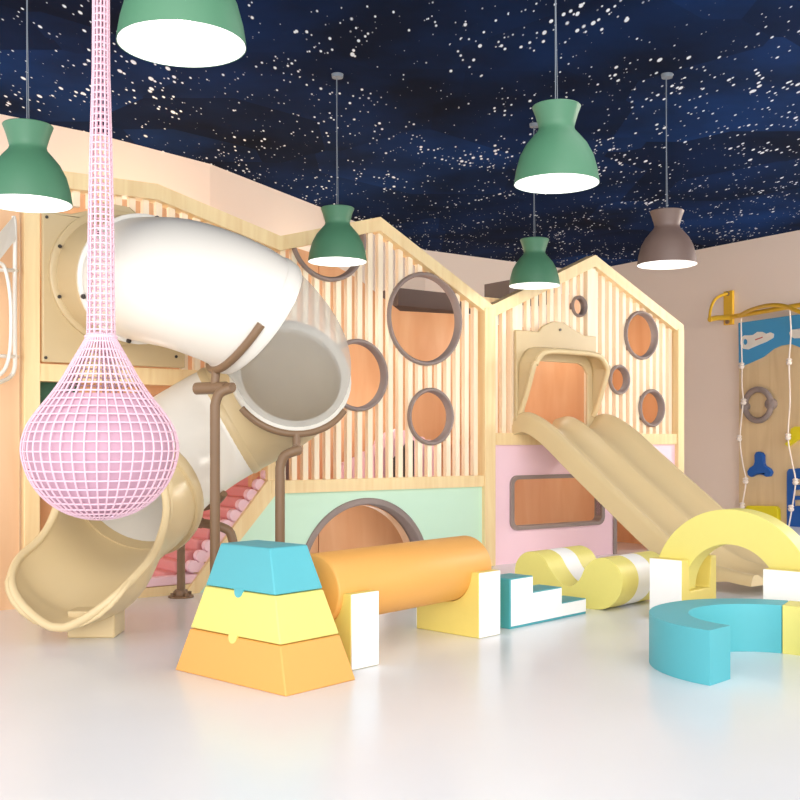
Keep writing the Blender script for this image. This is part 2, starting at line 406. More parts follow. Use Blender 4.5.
# arch trim
m = MB(); rows = []
for a in range(0, 181, 4):
    rows.append([F(ac-rr*math.cos(R(a)), yy, rr*math.sin(R(a))) for rr, yy in ((ar-.04, .12), (ar-.04, -.025), (ar-.03, -.04), (ar+.012, -.04), (ar+.022, -.03), (ar+.022, -.02))])
m.grid(rows); obj('arch_trim', m, M_ring, mh, smooth=True, ang=50)
m = MB(); rows = [[F(ac-(ar-.05)*math.cos(R(a)), yy, (ar-.05)*math.sin(R(a))) for yy in (.1, .22)] for a in range(0, 181, 6)]
m.grid(rows); obj('tunnel_lining', m, M_brown, mh, smooth=True)
for i in range(4): ring(mh, *circles[i][1:], clip=(i == 0))
obj('back_lining', lining([(319, 256), (360, 280), (400, 311), (496, 316)]), M_inner, mh)
# bulkheads hanging behind the houses
def bulk(name, x0, x1, yb, yt, y0, y1, mm):
    (sa, za), (sb, zb) = fdz(x0, yb, y0), fdz(x1, yb, y0); zt2 = fdz((x0+x1)/2, yt, y0)[1]; zb2 = fdz((x0+x1)/2, yb, y0)[1]
    m = MB(); m.box(F, (sa, sb), (y0, y1), (zb2, zt2)); struct(name, m, mm)
bulk('trim_1', 398, 478, 309, 292, 1.15, 1.9, M_grey)
bulk('trim_2', 480, 509, 311, 298, 1.5, 1.9, M_pine)
bulk('trim_3', 509, 560, 300, 283, 1.45, 1.9, M_grey)
m = MB(); m.box(F, (ft(282), ft(487)), (.12, BK), (.77, .82)); obj('deck', m, M_pinkpad, mh)
# rose ramp and scalloped pink edge seen behind the slats
m = MB(); m.prism([[(ft(300), .82), (ft(300), 1.5), (ft(330), .95), (ft(330), .82)]], .55, .6, lambda a, b, c: F(a, c, b)); obj('grey_side_board', m, M_grey, mh)
m = MB()
for k in range(11):
    t = k/10; s_ = ft(385)+(ft(470)-ft(385))*t
    z_ = .98+.36*math.sin(PI*min(1, t*1.3)*.5)*(1-abs(t-.55)*.9)
    m.prism([circ(s_, z_, .06, 14)], .6, .64, lambda a, b, c: F(a, c, b))
    m.box(F, (s_-.075, s_+.075), (.605, .635), (.82, z_))
o = obj('scalloped_guard', m, M_pinkpad, mh); o['label'] = 'pink scalloped guard board behind the slats'
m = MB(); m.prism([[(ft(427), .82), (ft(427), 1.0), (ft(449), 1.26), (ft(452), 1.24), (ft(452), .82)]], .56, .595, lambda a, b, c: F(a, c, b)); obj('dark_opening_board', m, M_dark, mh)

# ---- right house (pink)
rh = thing('gabled_playhouse', F((sC+sD)/2, 0, 0), 'gabled slatted playhouse with pink lower panel and the twin slide', 'playhouse', 'gabled slatted playhouse fronts', rz=FR)
m = MB(); m.box(F, (ft(677), sD), (-.07, .14), (0, roofz(sD)-.05)); obj('post', m, M_pine, rh, bevel=.006)
for a, b in ((514, 521), (589, 597)):
    m = MB(); m.box(F, (ft(a), ft(b)), (-.03, .09), (1.3 if a < 550 else 2.35, roofz(ft(a))-.1)); obj('post', m, M_slat, rh)
obj('roof_beam', beam([roof[4], roof[5], roof[6]]), M_pine, rh)
m = MB(); m.box(F, (ft(494.5), ft(677)), (-.05, .09), (1.2, 1.32)); obj('rail', m, M_pine, rh)
oz0, oz1 = 1.32, 2.1
obj('slat_screen', slats(ft(495), ft(677), 1.31, skip=((ft(516), ft(592), 1.3, 2.15),)), M_slat, rh)
win = rrect(ft(512), .345, ft(602.5), .875, .08)
m = MB(); m.prism([[(ft(494.5), 0), (ft(616.5), 0), (ft(616.5), 1.2), (ft(494.5), 1.2)], win], -.02, .04, lambda a, b, c: F(a, c, b))
m.box(F, (ft(616.5), ft(658)), (-.02, .04), (1.02, 1.2)); m.box(F, (ft(658), ft(677)), (-.02, .04), (0, 1.2)); obj('lower_panel', m, M_pink, rh)
m = MB(); m.box(F, (ft(615), ft(618.5)), (-.03, .1), (0, 1.05)); obj('opening_trim', m, M_ring, rh)
m = MB(); wo = rrect(ft(511.5), .335, ft(605.5), .89, .09); wi = rrect(ft(515), .375, ft(602.5), .85, .06)
m.prism([wo, wi], -.045, .07, lambda a, b, c: F(a, c, b)); obj('window_frame', m, M_ring, rh, bevel=.012)
for i in range(4, 8): ring(rh, *circles[i][1:], th=.04 if i > 4 else .03)
m = MB(); a_ = fdz(497, 400, BK)[0]+.01; b_ = fdz(552, 400, BK)[0]; m.box(F, (a_, b_), (BK, BK+.03), (0, 2.55)); m.box(F, (b_, ft(690)), (BK, BK+.03), (0, fdz(641, 303, BK)[1])); obj('back_lining', m, M_inner, rh)
m = MB(); m.prism([[(.14, 0), (BK, 0), (BK, 3.05), (.63, 2.88), (.14, roofz(sD)-.03)]], ft(683)-.03, ft(683), lambda a, b, c: F(c, a, b)); obj('side_lining', m, M_inner, rh)
m = MB(); m.box(F, (ft(502), ft(680)), (.12, BK), (1.2, 1.25)); obj('deck', m, M_inner, rh)

# ---- padded stair beside the mint panel
st = thing('padded_stair', F(ft(215), .4, 0), 'rose padded stair with pink scalloped edge beside the mint panel', 'stairs', rz=FR)
n_st = 11; s_lo, s_hi, z_hi = ft(160), ft(276), .93
for k in range(n_st):
    a = s_lo+(s_hi-s_lo)*k/n_st; z1 = z_hi*(k+1)/n_st
    m = MB(); m.box(F, (a, a+(s_hi-s_lo)/n_st+.015), (.09, BK-.02), (max(0, z1-.10), z1)); obj('step', m, M_rose, st, bevel=.02)
m = MB(); m.prism([[(s_lo+.08, 0), (s_hi, 0), (s_hi, z_hi-.09), (s_lo+.08, .02)]], .1, .14, lambda a, b, c: F(a, c, b)); obj('side_board', m, M_pinkpad, st)
m = MB()
for k in range(10):
    s_, z_ = fp(196+(263-196)*(k-.0)/8, 567+(485-567)*k/8)
    m.prism([circ(s_, z_, .05, 18)], -.005, .06, lambda a, b, c: F(a, c, b))
    m.prism([[(s_-.02, z_-.05), (s_+.16, z_-.05), (s_+.09, z_+.03), (s_, z_+.03)]], -.002, .055, lambda a, b, c: F(a, c, b))
obj('scalloped_edge', m, M_pinkpad, st, bevel=.004)
m = MB(); m.box(F, (ft(120), ft(205)), (-.015, .07), (.078, .15)); obj('toe_board', m, M_pinkpad, st, bevel=.01)
m = MB(); m.box(F, (ft(262), ft(267.5)), (.12, .2), (.8, 1.6)); obj('newel_post', m, M_inner, st)

# ------------------------------------------------------------------ tube slide
ts = thing('tube_slide', (-1.5, 7.3, 0), 'spiral tube slide of white, milky and beige sections ending in open beige trough', 'slide')
P0 = F(PC[0], 0, 0); nrm = Vector((S36, -C36, 0)); lft = Vector((C36, S36, 0)); RB = .49
cen = P0 + nrm*1.0 + lft*RB
keys = []   # (x, y, z)
for d, z in ((.0, 2.5), (.2, 2.485), (.6, 2.43), (1.0, 2.36)):
    p = P0+nrm*d; keys.append((p.x, p.y, z))
def arc(phi, z, RR=RB): keys.append((cen.x+RR*math.sin(R(phi)), cen.y-RR*math.cos(R(phi)), z))
for phi, z in ((-32, 2.33), (-10, 2.27), (12, 2.20), (35, 2.10), (62, 1.93), (90, 1.79), (118, 1.70), (146, 1.58), (174, 1.46), (200, 1.34), (226, 1.21)): arc(phi, z)
keys += [(-1.79, 7.66, 1.03), (-1.87, 7.37, .87), (-1.92, 7.10, .74), (-1.96, 6.87, .64), (-2.00, 6.67, .575), (-2.04, 6.5, .53)]
path = smoothpath(keys, 6)
for _ in range(14): path = [path[0]]+[(path[k-1]+path[k]*2+path[k+1])/4 for k in range(1, len(path)-1)]+[path[-1]]
def idx(k): return k*6
def frames(P):
    out = []
    for i in range(len(P)):
        a = P[max(i-1, 0)]; b = P[min(i+1, len(P)-1)]; T = (b-a).normalized()
        S = T.cross(Vector((0, 0, 1))).normalized(); U = S.cross(T).normalized(); out.append((P[i], T, S, U))
    return out
FRM = frames(path); TR = .43
def hoop(i, r, n=48): p, T, S, U = FRM[i]; return [p+(S*math.cos(2*PI*j/n)+U*math.sin(2*PI*j/n))*r for j in range(n)]
def section(name, a, b, m_, r=TR, solid=.018):
    m = MB(); m.grid([hoop(i, r) for i in range(a, b+1)], closed=True); return obj(name, m, m_, ts, smooth=True, ang=0, solid=solid)
def flange(i, m_, r0=TR-.005, r1=TR+.045, w=.035, parent=ts):
    p, T, S, U = FRM[i]; m = MB(); rows = []
    prof = [(r0, -w), (r1-.012, -w), (r1, -w*.6), (r1, w*.6), (r1-.012, w), (r0, w)]
    for j in range(49):
        d = S*math.cos(2*PI*j/48)+U*math.sin(2*PI*j/48); rows.append([p+d*rr+T*tt for rr, tt in prof])
    m.grid(rows, closed=True); return obj('joint_ring', m, m_, parent, smooth=True, ang=50)
iA, iB, iC, iD, iE, iF = idx(2)-1, idx(6)+5, idx(9)+4, idx(12)+3, idx(16)-3, idx(16)
section('beige_collar', 0, iA+1, M_beige, r=.455)
m = MB(); rows = []
for j in range(49):
    a = 2*PI*j/48; rows.append([F(PC[0]+rr*math.cos(a), yy, PC[1]+rr*math.sin(a)) for rr, yy in ((.44, -.09), (.44, -.13), (.5, -.14), (.52, -.13), (.52, -.09))])
m.grid(rows, closed=True); fo = obj('mouth_flange', m, M_beige, ts, smooth=True, ang=50)
for a in (157, 202, 247, 292, 337, 22, 67, 112):
    x_, z_ = PC[0]+.49*math.cos(R(a)), PC[1]+.49*math.sin(R(a)); bolt(fo, F(x_, -.135, z_), F(x_, -.15, z_), .014)
w1 = section('white_tube', iA+1, iB, M_white); flange(iA+1, M_white, r1=TR+.045, w=.02); flange(iB, M_white, r1=TR+.03, w=.06)
p, T, S, U = FRM[iA+1]
for a in range(40, 360, 60):
    d = S*math.cos(R(a))+U*math.sin(R(a)); bolt(w1, p+d*(TR+.03)+T*.018, p+d*(TR+.03)+T*.036, .018)
section('milky_tube', iB, iC, M_clear, solid=0); flange(iC, mat('joint_plastic', rgb(222, 218, 208), .4, noise=.02), r0=TR-.05, r1=TR+.03, w=.03)
section('beige_elbow', iC, iD, M_beige); flange(iD, M_beige, r1=TR+.025, w=.04)
section('white_tube', iD, iE+3, M_white)
# open trough: arc of the hoop round the bottom, closing angle shrinks towards the lip
fl = flange(iE+3, M_beige, r1=TR+.075, w=.05)
m = MB(); rows = []; i0 = iE+2; i1 = len(path)-1; rimL = []; rimR = []; N = 40
def lerpk(t, K):
    for (a, va), (b, vb) in zip(K, K[1:]):
        if a <= t <= b:
            u = (t-a)/(b-a); u = u*u*(3-2*u); return va+(vb-va)*u
    return K[-1][1]
for i in range(i0, i1+1):
    t = (i-i0)/(i1-i0); p, T, S, U = FRM[i]
    al = lerpk(t, ((0, 176), (.08, 160), (.2, 120), (.36, 92), (.62, 82), (.8, 82), (1, 74)))
    r = lerpk(t, ((0, TR+.02), (.4, TR-.04), (.85, TR+.02), (1, TR+.0)))
    row = []
    for j in range(N+1):
        a = R(-90-al+2*al*j/N); k = max(0, abs(j/N-.5)*2)
        row.append(p+S*math.cos(a)*r*1.03+U*math.sin(a)*r)
    rows.append(row); rimL.append(row[0]); rimR.append(row[-1])
# rounded lip beyond the last hoop
p, T, S, U = FRM[-1]; lip = []
for q in range(1, 8):
    th_ = R(84*q/7); adv = .24*math.sin(th_); al = 74*math.cos(th_)
    row = []
    for j in range(N+1):
        a = R(-90-al+2*al*j/N); r = TR
        row.append(p+Vector((T.x, T.y, 0)).normalized()*adv+S*math.cos(a)*r*1.03+U*math.sin(a)*(r))
    rows.append(row); rimL.append(row[0]); rimR.append(row[-1])
m.grid(rows); tr_ = obj('exit_trough', m, M_slide, ts, smooth=True, ang=0, solid=.03, offset=0)
rim = rimL[3:] + rows[-1][1:-1] + list(reversed(rimR[3:]))
m = MB(); 
rim = [Vector(v_) for v_ in rim]
for _ in range(10): rim = [rim[0]]+[(rim[k-1]+rim[k]*2+rim[k+1])/4 for k in range(1, len(rim)-1)]+[rim[-1]]
m.tube(rim, .028, 10); obj('rim', m, M_slide, tr_, smooth=True, ang=60)
m = MB(); m.box(lambda a, b, c: W(-1.95, 6.74, 0)+E1*0+Vector((a, b, c)), (-.15, .15), (-.12, .14), (0, .17)); obj('foot_block', m, M_slide, ts, bevel=.012)
# brown steel posts with cradles
def support(pole, top, i, side, ext=0, foot=True, a0=200, a1=340):
    """pole: (x, y) on the floor; bends over to a sleeve under the tube, cradle follows hoop i"""
    p, T, S, U = FRM[i]; low = p-U*(TR+.06) if True else p
    pr = thing_part('support_post', [(pole[0], pole[1], 0), (pole[0], pole[1], top-.12), (pole[0]+side[0]*.03, pole[1]+side[1]*.03, top-.04), (pole[0]+side[0]*.12, pole[1]+side[1]*.12, top)], low, i, foot, a0, a1)
def thing_part(name, pts, low, i, foot, a0, a1):
    m = MB(); P = [Vector(q) for q in pts]
    m.tube([P[0], P[1]] + smoothpath([P[1], P[2], P[3]], 4)[1:] + [Vector((low.x, low.y, P[3].z))], .034, 14)
    o = obj(name, m, M_brownm, ts, smooth=True)
    p, T, S, U = FRM[i]
    m = MB(); e = Vector((low.x, low.y, P[3].z)); d = (e-P[3]).normalized()
    m.tube([e-d*.10, e+d*.16], .042, 14); obj('sleeve', m, M_brownm, o, smooth=True)
    m = MB(); m.tube([p+(S*math.cos(R(a))+U*math.sin(R(a)))*(TR+.04) for a in range(a0, a1+1, 6)], .028, 12); obj('cradle', m, M_brownm, o, smooth=True)
    m = MB(); m.tube([e, p-U*(TR+.04)], .03, 10); obj('bracket', m, M_brownm, o, smooth=True)
    m = MB(); m.lathe((P[0].x, P[0].y, 0), [(0, 0), (.085, 0), (.085, .012), (.06, .016), (.045, .04), (0, .04)], 24); obj('foot_flange', m, M_brownm, o, smooth=True)
def onray(px, Y): return ((px-400)*Y/FL, Y)
iS1 = idx(6)+4
support(onray(215, 7.05), FRM[iS1][0].z-TR-.10, iS1, (1, 0), a0=215, a1=345)
support(onray(280, 7.3), FRM[iC][0].z-TR-.12, iC, (1, 0), a0=215, a1=325)
iS3 = idx(14)+2
support(onray(233, 7.75), FRM[iS3][0].z-TR-.10, iS3, (-1, 0), a0=225, a1=320)
p, T, S, U = FRM[iE+1]
q = onray(181, 8.35)
m = MB(); m.tube([(q[0], q[1], 0), (q[0], q[1], .62), (q[0]-.05, q[1]-.1, .68), (p.x+.2, p.y+.1, .70)], .033, 12); o = obj('support_post', m, M_brownm, ts, smooth=True)
m = MB(); m.lathe((q[0], q[1], 0), [(0, 0), (.1, 0), (.1, .012), (.06, .02), (.05, .06), (0, .06)], 24)
for a in range(45, 360, 90): m.lathe((q[0]+.08*math.cos(R(a)), q[1]+.08*math.sin(R(a)), .01), [(0, .03), (.016, .03), (.016, 0)], 8)
obj('foot_flange', m, M_brownm, o, smooth=True)

# ------------------------------------------------------------------ twin slide with hood
tl = thing('twin_slide', F((hood_s0+hood_s1)/2, -1.2, 0), 'beige two-lane straight slide with hooded top on the pink house', 'slide', rz=FR)
prof = smoothpath([(.0, 1.50, 0), (.2, 1.53, 0), (.4, 1.47, 0), (.62, 1.345, 0), (.95, 1.11, 0), (1.5, .73, 0), (1.85, .495, 0), (2.15, .33, 0), (2.4, .235, 0), (2.65, .19, 0), (2.85, .175, 0)], 5)
Wd = ft(597)-ft(515); s0_ = ft(515)+.01
xs = [(-.03, -.20), (-.015, -.05), (0, -.01), (.025, .0), (.05, -.01), (.09, -.07), (.15, -.145), (.22, -.165), (.34, -.165), (.41, -.145), (.455, -.09), (.485, -.045), (.5, -.035), (.515, -.045), (.545, -.09), (.59, -.145), (.66, -.165), (.78, -.165), (.85, -.145), (.91, -.07), (.95, -.01), (.975, 0), (1.0, -.01), (1.015, -.05), (1.03, -.20)]
rows = []; und = []
for i, q in enumerate(prof):
    a = prof[max(i-1, 0)]; b = prof[min(i+1, len(prof)-1)]; T = Vector((b.x-a.x, b.y-a.y)).normalized(); Nn = Vector((-T.y, T.x))
    fl_ = min(1, max(.45, (2.9-q.x)/.6))
    rows.append([F(s0_+u*Wd, -(q.x+Nn.x*h*fl_), max(.012, q.y+Nn.y*h*fl_)) for u, h in xs])
m = MB(); m.grid(rows); n = len(xs)
# closed underside
rows2 = [[r[0], r[-1]] for r in rows]
for i in range(len(rows)-1):
    m.add([rows[i][0], rows[i+1][0], rows[i+1][-1], rows[i][-1]], [(0, 1, 2, 3)])
m.add(rows[0], [tuple(range(n))]); m.add(rows[-1], [tuple(range(n))])
obj('chute', m, M_slide, tl, smooth=True, ang=70)
# hood
hs0, hs1, hz0, hz1 = s0_+.0, s0_+Wd-.08, 1.5, 2.25
zt = fz(560, 331)
out = [(hs0-.02, 1.34), (hs0-.02, fz(515, 330))]
cx = (hs0+hs1)/2
out += [(hs0+.25*Wd, fz(515, 330)), (cx-.17*Wd, zt+.03), (cx-.05*Wd, zt+.09), (cx+.08*Wd, zt+.09), (cx+.2*Wd, zt+.03), (hs0+.8*Wd, fz(515, 330)), (hs1+.03, fz(515, 330)), (hs1+.03, 1.34)]
op = [(hs0+.10, 1.40), (hs0+.10, 1.95), (hs0+.16, 2.03), (hs0+.24, 2.06), (hs1-.24, 2.06), (hs1-.16, 2.03), (hs1-.10, 1.95), (hs1-.10, 1.40)]
m = MB(); m.prism([out, op], -.08, -.045, lambda a, b, c: F(a, c, b)); hd = obj('hood_panel', m, M_beige, tl, bevel=.008)
U_ = []
for (a, b, c, d_) in (((hs0+.02), 1.45, (hs0+.02), 2.0),): pass
Us = smoothpath([(hs0+.02, 1.47, 0), (hs0+.02, 1.75, 0), (hs0+.03, 1.98, 0), (hs0+.12, 2.11, 0), (hs0+.26, 2.15, 0), (cx, 2.155, 0), (hs1-.26, 2.15, 0), (hs1-.12, 2.11, 0), (hs1-.03, 1.98, 0), (hs1-.02, 1.75, 0), (hs1-.02, 1.47, 0)], 5)
rows = []; fr = []
for q in Us:
    k = min(1, max(0, (q.y-1.47)/.5)); d = .08+.22*(k**.8)
    rows.append([F(q.x, -.06-(d-.06)*j/4, q.y+.04-(.012*j if q.y > 2 else 0)) for j in range(5)]); fr.append(rows[-1][-1])
m = MB(); m.grid(rows); ho = obj('hood', m, M_beige, tl, smooth=True, ang=60, solid=.03, offset=0)
m = MB(); m.tube(fr, .028, 10); obj('hood_rim', m, M_slide, ho, smooth=True)
for px, py in ((558, 330), (518, 409)):
    s_, z_ = fp(px, py); bolt(hd, F(s_, -.079, z_), F(s_, -.09, z_), .014)

# ------------------------------------------------------------------ soft play foam
def EF(o): return lambda a, b, c: Vector(o)+E1*a+E2*b+Vector((0, 0, c))
# stacking pyramid of three layers
def g(px, py): Y = CAMH*FL/(py-HZ); return Vector(((px-400)*Y/FL, Y, 0))
pc = (g(176, 670)+g(355, 680))/2
py_ang = math.atan2((g(287, 697)-g(176, 670)).y, (g(287, 697)-g(176, 670)).x)
u = Vector((math.cos(py_ang), math.sin(py_ang), 0)); v = Vector((-math.sin(py_ang), math.cos(py_ang), 0))
bw, bd, tw_, td = .90/2, .49/2, .40/2, .26/2; PH = .70
pyr = thing('vaulting_box', pc, 'three-layer foam pyramid box, teal over yellow over orange', 'foam block')
for k, (mm, nm) in enumerate(((M_org, 'orange_layer'), (M_yel, 'yellow_layer'), (M_teal, 'teal_layer'))):
    z0, z1 = PH*k/3, PH*(k+1)/3; m = MB()
    def hw(z): t = z/PH; return bw+(tw_-bw)*t, bd+(td-bd)*t
    vs = []
    for z in (z0+(.002 if k else 0), z1-.002):
        a, b = hw(z); vs += [pc+u*sx*a+v*sy*b+Vector((0, 0, z)) for sx, sy in ((-1, -1), (1, -1), (1, 1), (-1, 1))]
    m.add(vs, [(3, 2, 1, 0), (4, 5, 6, 7), (0, 1, 5, 4), (1, 2, 6, 5), (2, 3, 7, 6), (3, 0, 4, 7)])
    o = obj(nm, m, mm, pyr, bevel=.009)
    if k:   # round locating tab pointing down over the layer below
        m = MB(); a, b = hw(z0); sl = (bd-td)/PH
        def tabf(x, z, c): return pc+u*x+Vector((0, 0, z0+z))-v*(b-z*sl+c)
        m.prism([[(-.034, .01), (-.034, 0)]+[(.034*math.cos(R(180+a_)), .036*math.sin(R(180+a_))) for a_ in range(15, 180, 15)]+[(.034, 0), (.034, .01)]], -.01, .003, tabf)
        obj('locating_tab', m, mm, o)

def notch_poly(w, h, r, zc, flat=0):
    """slab outline with a round cradle cut in its top"""
    a0 = math.asin((h-zc)/r) if h > zc else 0
    pts = [(-w/2, 0), (w/2, 0), (w/2, h)]
    xs_ = r*math.cos(a0); n = 24
    for i in range(n+1):
        a = a0 - (PI+2*a0)*i/n; pts.append((r*math.cos(a), zc+r*math.sin(a)))
    pts.append((-w/2, h)); return pts
def recolor(o, fn):
    for p in o.data.polygons: p.material_index = fn(p)
# roller and two cradles: slab wide direction is E2
LB, RBk = g(351, 671), g(479, 639)
def cradle(corner, label):
    base = corner - E2*.27 + E1*.105
    t = thing('foam_cradle', base, label, 'foam block', 'yellow and white cradle blocks')
    m = MB(); m.prism([notch_poly(.54, .415, .205, .415)], -.105, .105, lambda a, b, c: base+E2*a+E1*c+Vector((0, 0, b)))
    obj('yellow_body', m, M_yel2, t, bevel=.008)
    m = MB(); m.box(lambda a, b, c: base+E2*a+E1*b+Vector((0, 0, c)), (.265, .276), (-.103, .103), (.004, .413)); obj('white_end', m, M_wht, t, bevel=.004)
    m = MB(); m.box(lambda a, b, c: base+E2*a+E1*b+Vector((0, 0, c)), (-.276, -.265), (-.103, .103), (.004, .413)); obj('white_end', m, M_wht, t, bevel=.004)
    return base
b1 = cradle(LB, 'yellow and white foam cradle under left end of orange roller, touching the pyramid')
b2 = cradle(RBk, 'yellow and white foam cradle under right end of orange roller, beside the white steps')
ax = (b2-b1).normalized(); m = MB()
def cyl(m, a, b, r, n=56, bev=.015):
    d = (b-a).normalized(); s_ = d.cross(Vector((0, 0, 1))).normalized(); rows = []
    for q, rr in ((0, .0), (0, r-bev), (bev*.3, r-bev*.3), (bev, r)): rows.append([a+d*q+(s_*math.cos(2*PI*j/n)+Vector((0, 0, 1))*math.sin(2*PI*j/n))*max(rr, 1e-4) for j in range(n)])
    for q, rr in ((bev, r), (bev*.3, r-bev*.3), (0, r-bev), (0, 0)): rows.append([b-d*q+(s_*math.cos(2*PI*j/n)+Vector((0, 0, 1))*math.sin(2*PI*j/n))*max(rr, 1e-4) for j in range(n)])
    m.grid(rows, closed=True)
cyl(m, b1-ax*.15+Vector((0, 0, .417)), b2+ax*.11+Vector((0, 0, .417)), .202)
tag(obj('foam_roller', m, M_org, smooth=True, ang=50), 'long orange foam roller lying across two cradle blocks', 'foam block')

# steps
sc_ = g(510, 629.5); f = lambda a, b, c: sc_+E1*a-E2*b+Vector((0, 0, c))
t = thing('foam_steps', sc_+E1*.46-E2*.1, 'small teal foam steps with white side, beside the roller cradle', 'foam block')
pts = [(0, 0), (.885, 0), (.885, .111), (.587, .111), (.587, .222), (.252, .222), (.252, .333), (0, .333)]
m = MB(); m.prism([pts], 0, .2, lambda a, b, c: f(a, c, b)); obj('teal_body', m, M_teald, t, bevel=.007)
ins = [(.01, .018), (.877, .018), (.877, .104), (.579, .104), (.579, .215), (.244, .215), (.244, .326), (.01, .326)]
m = MB(); m.prism([ins], -.004, .004, lambda a, b, c: f(a, c, b)); obj('white_side', m, M_wht, t)

# wave
wc = Vector((1.03, 8.13, 0)); f = lambda a, b, c: wc+E2*a+E1*c+Vector((0, 0, b))
t = thing('foam_wave', wc+E2*.3+E1*.3, 'wavy yellow foam rocker with white band, behind the white steps', 'foam block')
top = smoothpath([(-.175, .14, 0), (-.17, .27, 0), (-.1, .36, 0), (.0, .385, 0), (.1, .345, 0), (.17, .25, 0), (.26, .165, 0), (.35, .15, 0), (.43, .21, 0), (.48, .3, 0), (.56, .37, 0), (.66, .385, 0), (.76, .33, 0), (.8, .22, 0), (.76, .1, 0), (.66, .02, 0), (.56, .0, 0)], 4)
outl = [(p.x, p.y) for p in top] + [(.3, 0), (-.1, 0), (-.16, .03)]
for nm, mm, c0, c1 in (('yellow_body', M_yel, 0, .22), ('white_band', M_wht, .22, .42), ('yellow_body', M_yel, .42, .66)):
    m = MB(); m.prism([outl], c0, c1, f); obj(nm, m, mm, t, smooth=True, ang=35)

# arch and its two cradles
def ucradle(corner, label):
    """corner = left-front bottom corner between the white end and the yellow side"""
    base = corner + E1*.25 - E2*.125
    t = thing('foam_cradle', base, label, 'foam block', 'notched blocks under the arch')
    pts = [(-.25, 0), (.25, 0), (.25, .425), (.17, .425), (.155, .20), (-.135, .20), (-.15, .425), (-.25, .425)]
    m = MB(); m.prism([pts], -.125, .125, lambda a, b, c: base+E1*a+E2*c+Vector((0, 0, b))); obj('yellow_body', m, M_yel2, t, bevel=.012)
    m = MB(); m.box(lambda a, b, c: base+E1*a+E2*b+Vector((0, 0, c)), (-.256, -.246), (-.123, .123), (.004, .423)); obj('white_end', m, M_wht, t, bevel=.004)
    return base
cL = Vector((1.93, 7.19, 0)); cR = Vector((2.33, 6.74, 0))+E2*.25
d1 = ucradle(cL, 'notched foam block holding the left foot of the yellow arch'); d2 = ucradle(cR, 'notched foam block holding right foot of the yellow arch, at frame edge')
ac_ = (d1+d2)/2; m = MB()
pts = [(.58*math.cos(R(a)), .58*math.sin(R(a))) for a in range(0, 181, 4)] + [(.345*math.cos(R(a)), .345*math.sin(R(a))) for a in range(180, -1, -4)]
m.prism([pts], -.125, .045, lambda a, b, c: ac_+E2*a+E1*c+Vector((0, 0, b+.203)))
tag(obj('foam_arch', m, M_yel, bevel=.008), 'big yellow foam half-ring arch standing on two notched blocks', 'foam block')

# curved seats
def ringseg(c, r0, r1, a0, a1, h, n=40):
    m = MB(); pts = [(c[0]+r1*math.cos(R(a0+(a1-a0)*i/n)), c[1]+r1*math.sin(R(a0+(a1-a0)*i/n))) for i in range(n+1)] + [(c[0]+r0*math.cos(R(a1+(a0-a1)*i/n)), c[1]+r0*math.sin(R(a1+(a0-a1)*i/n))) for i in range(n+1)]
    m.prism([pts], 0, h, lambda a, b, c_: W(a, b, c_)); return m
RC = (2.024, 5.784)
tag(obj('curved_bench', ringseg(RC, .42, .635, 60, 225, .282), M_teal, bevel=.007), 'low teal curved foam bench open towards the front', 'bench')
tag(obj('curved_bench', ringseg(RC, .42, .635, -35, 59.3, .282), M_yel, bevel=.007), 'low yellow curved foam bench joining the teal one at the right', 'bench')

# ------------------------------------------------------------------ pendant lamps
def lamp(px, prim, width, mm, word, label, zadd=None):
    Y = .492*FL/width; X = (px-400)*Y/FL; z = CAMH+(HZ-prim)*Y/FL; r = .246
    t = thing('pendant_lamp', (X, Y, z), label, 'pendant lamp', 'hourglass pendant lamps')
    pr = [(r, 0), (r*.99, .02), (r*.95, .08), (r*.86, .16), (r*.72, .225), (r*.55, .275), (r*.44, .305), (r*.415, .325), (r*.44, .35), (r*.5, .40), (r*.57, .445), (r*.55, .45), (r*.2, .45), (r*.001, .45)]
    m = MB(); m.lathe((X, Y, z), pr, 48); obj('lamp_shade', m, mm, t, smooth=True, ang=60)
    pi_ = [(r-.004, .001), (r*.95-.006, .08), (r*.86-.008, .16), (r*.72-.01, .22), (r*.5-.01, .26), (r*.001, .265)]
    m = MB(); m.lathe((X, Y, z), pi_, 48); obj('reflector', m, M_reflect, t, smooth=True, ang=0)
    m = MB(); m.lathe((X, Y, z), [(.001, .26), (.03, .26), (.032, .17), (.001, .165)], 16); so = obj('socket', m, M_cord, t, smooth=True)
    m = MB(); m.lathe((X, Y, z), [(.001, .07), (.025, .078), (.04, .105), (.036, .135), (.022, .165), (.001, .17)], 20); obj('bulb', m, M_bulb, t, smooth=True, ang=0)
    m = MB(); m.tube([(X-.006, Y, z+.45), (X-.008, Y, HC)], .0028, 6); m.tube([(X+.006, Y, z+.45), (X-.003, Y, z+1.0), (X-.004, Y, HC)], .0022, 6)
    m.lathe((X, Y, HC), [(.001, -.03), (.045, -.03), (.05, 0)], 20); obj('cord', m, M_cord, t)
    l = bpy.data.lights.new('lamp_glow', 'POINT'); l.energy = 2.5; l.color = (1, .95, .88); l.shadow_soft_size = .05
    lo = bpy.data.objects.new('lamp_glow', l); COL.objects.link(lo); lo.location = (X, Y, z+.03); 
    return t
lamp(556.5, 184, 85, M_green, 'green', 'largest complete green pendant lamp, hanging right of the centre high over the room')
lamp(337.5, 262, 59, M_green, 'green', 'green pendant lamp hanging before the left gable of the playhouse')
lamp(534.5, 286, 51, M_green, 'green', 'smallest green pendant lamp, hanging before the valley left of the pink house gable')
lamp(28, 204, 86, M_green, 'green', 'green pendant lamp at the left edge over the play tower')
lamp(667, 265, 59, M_taupe, 'taupe', 'brown pendant lamp hanging by the right gable')
lamp(182, 45, 128, M_green, 'green', 'nearest pendant lamp at the top, above the white tube')

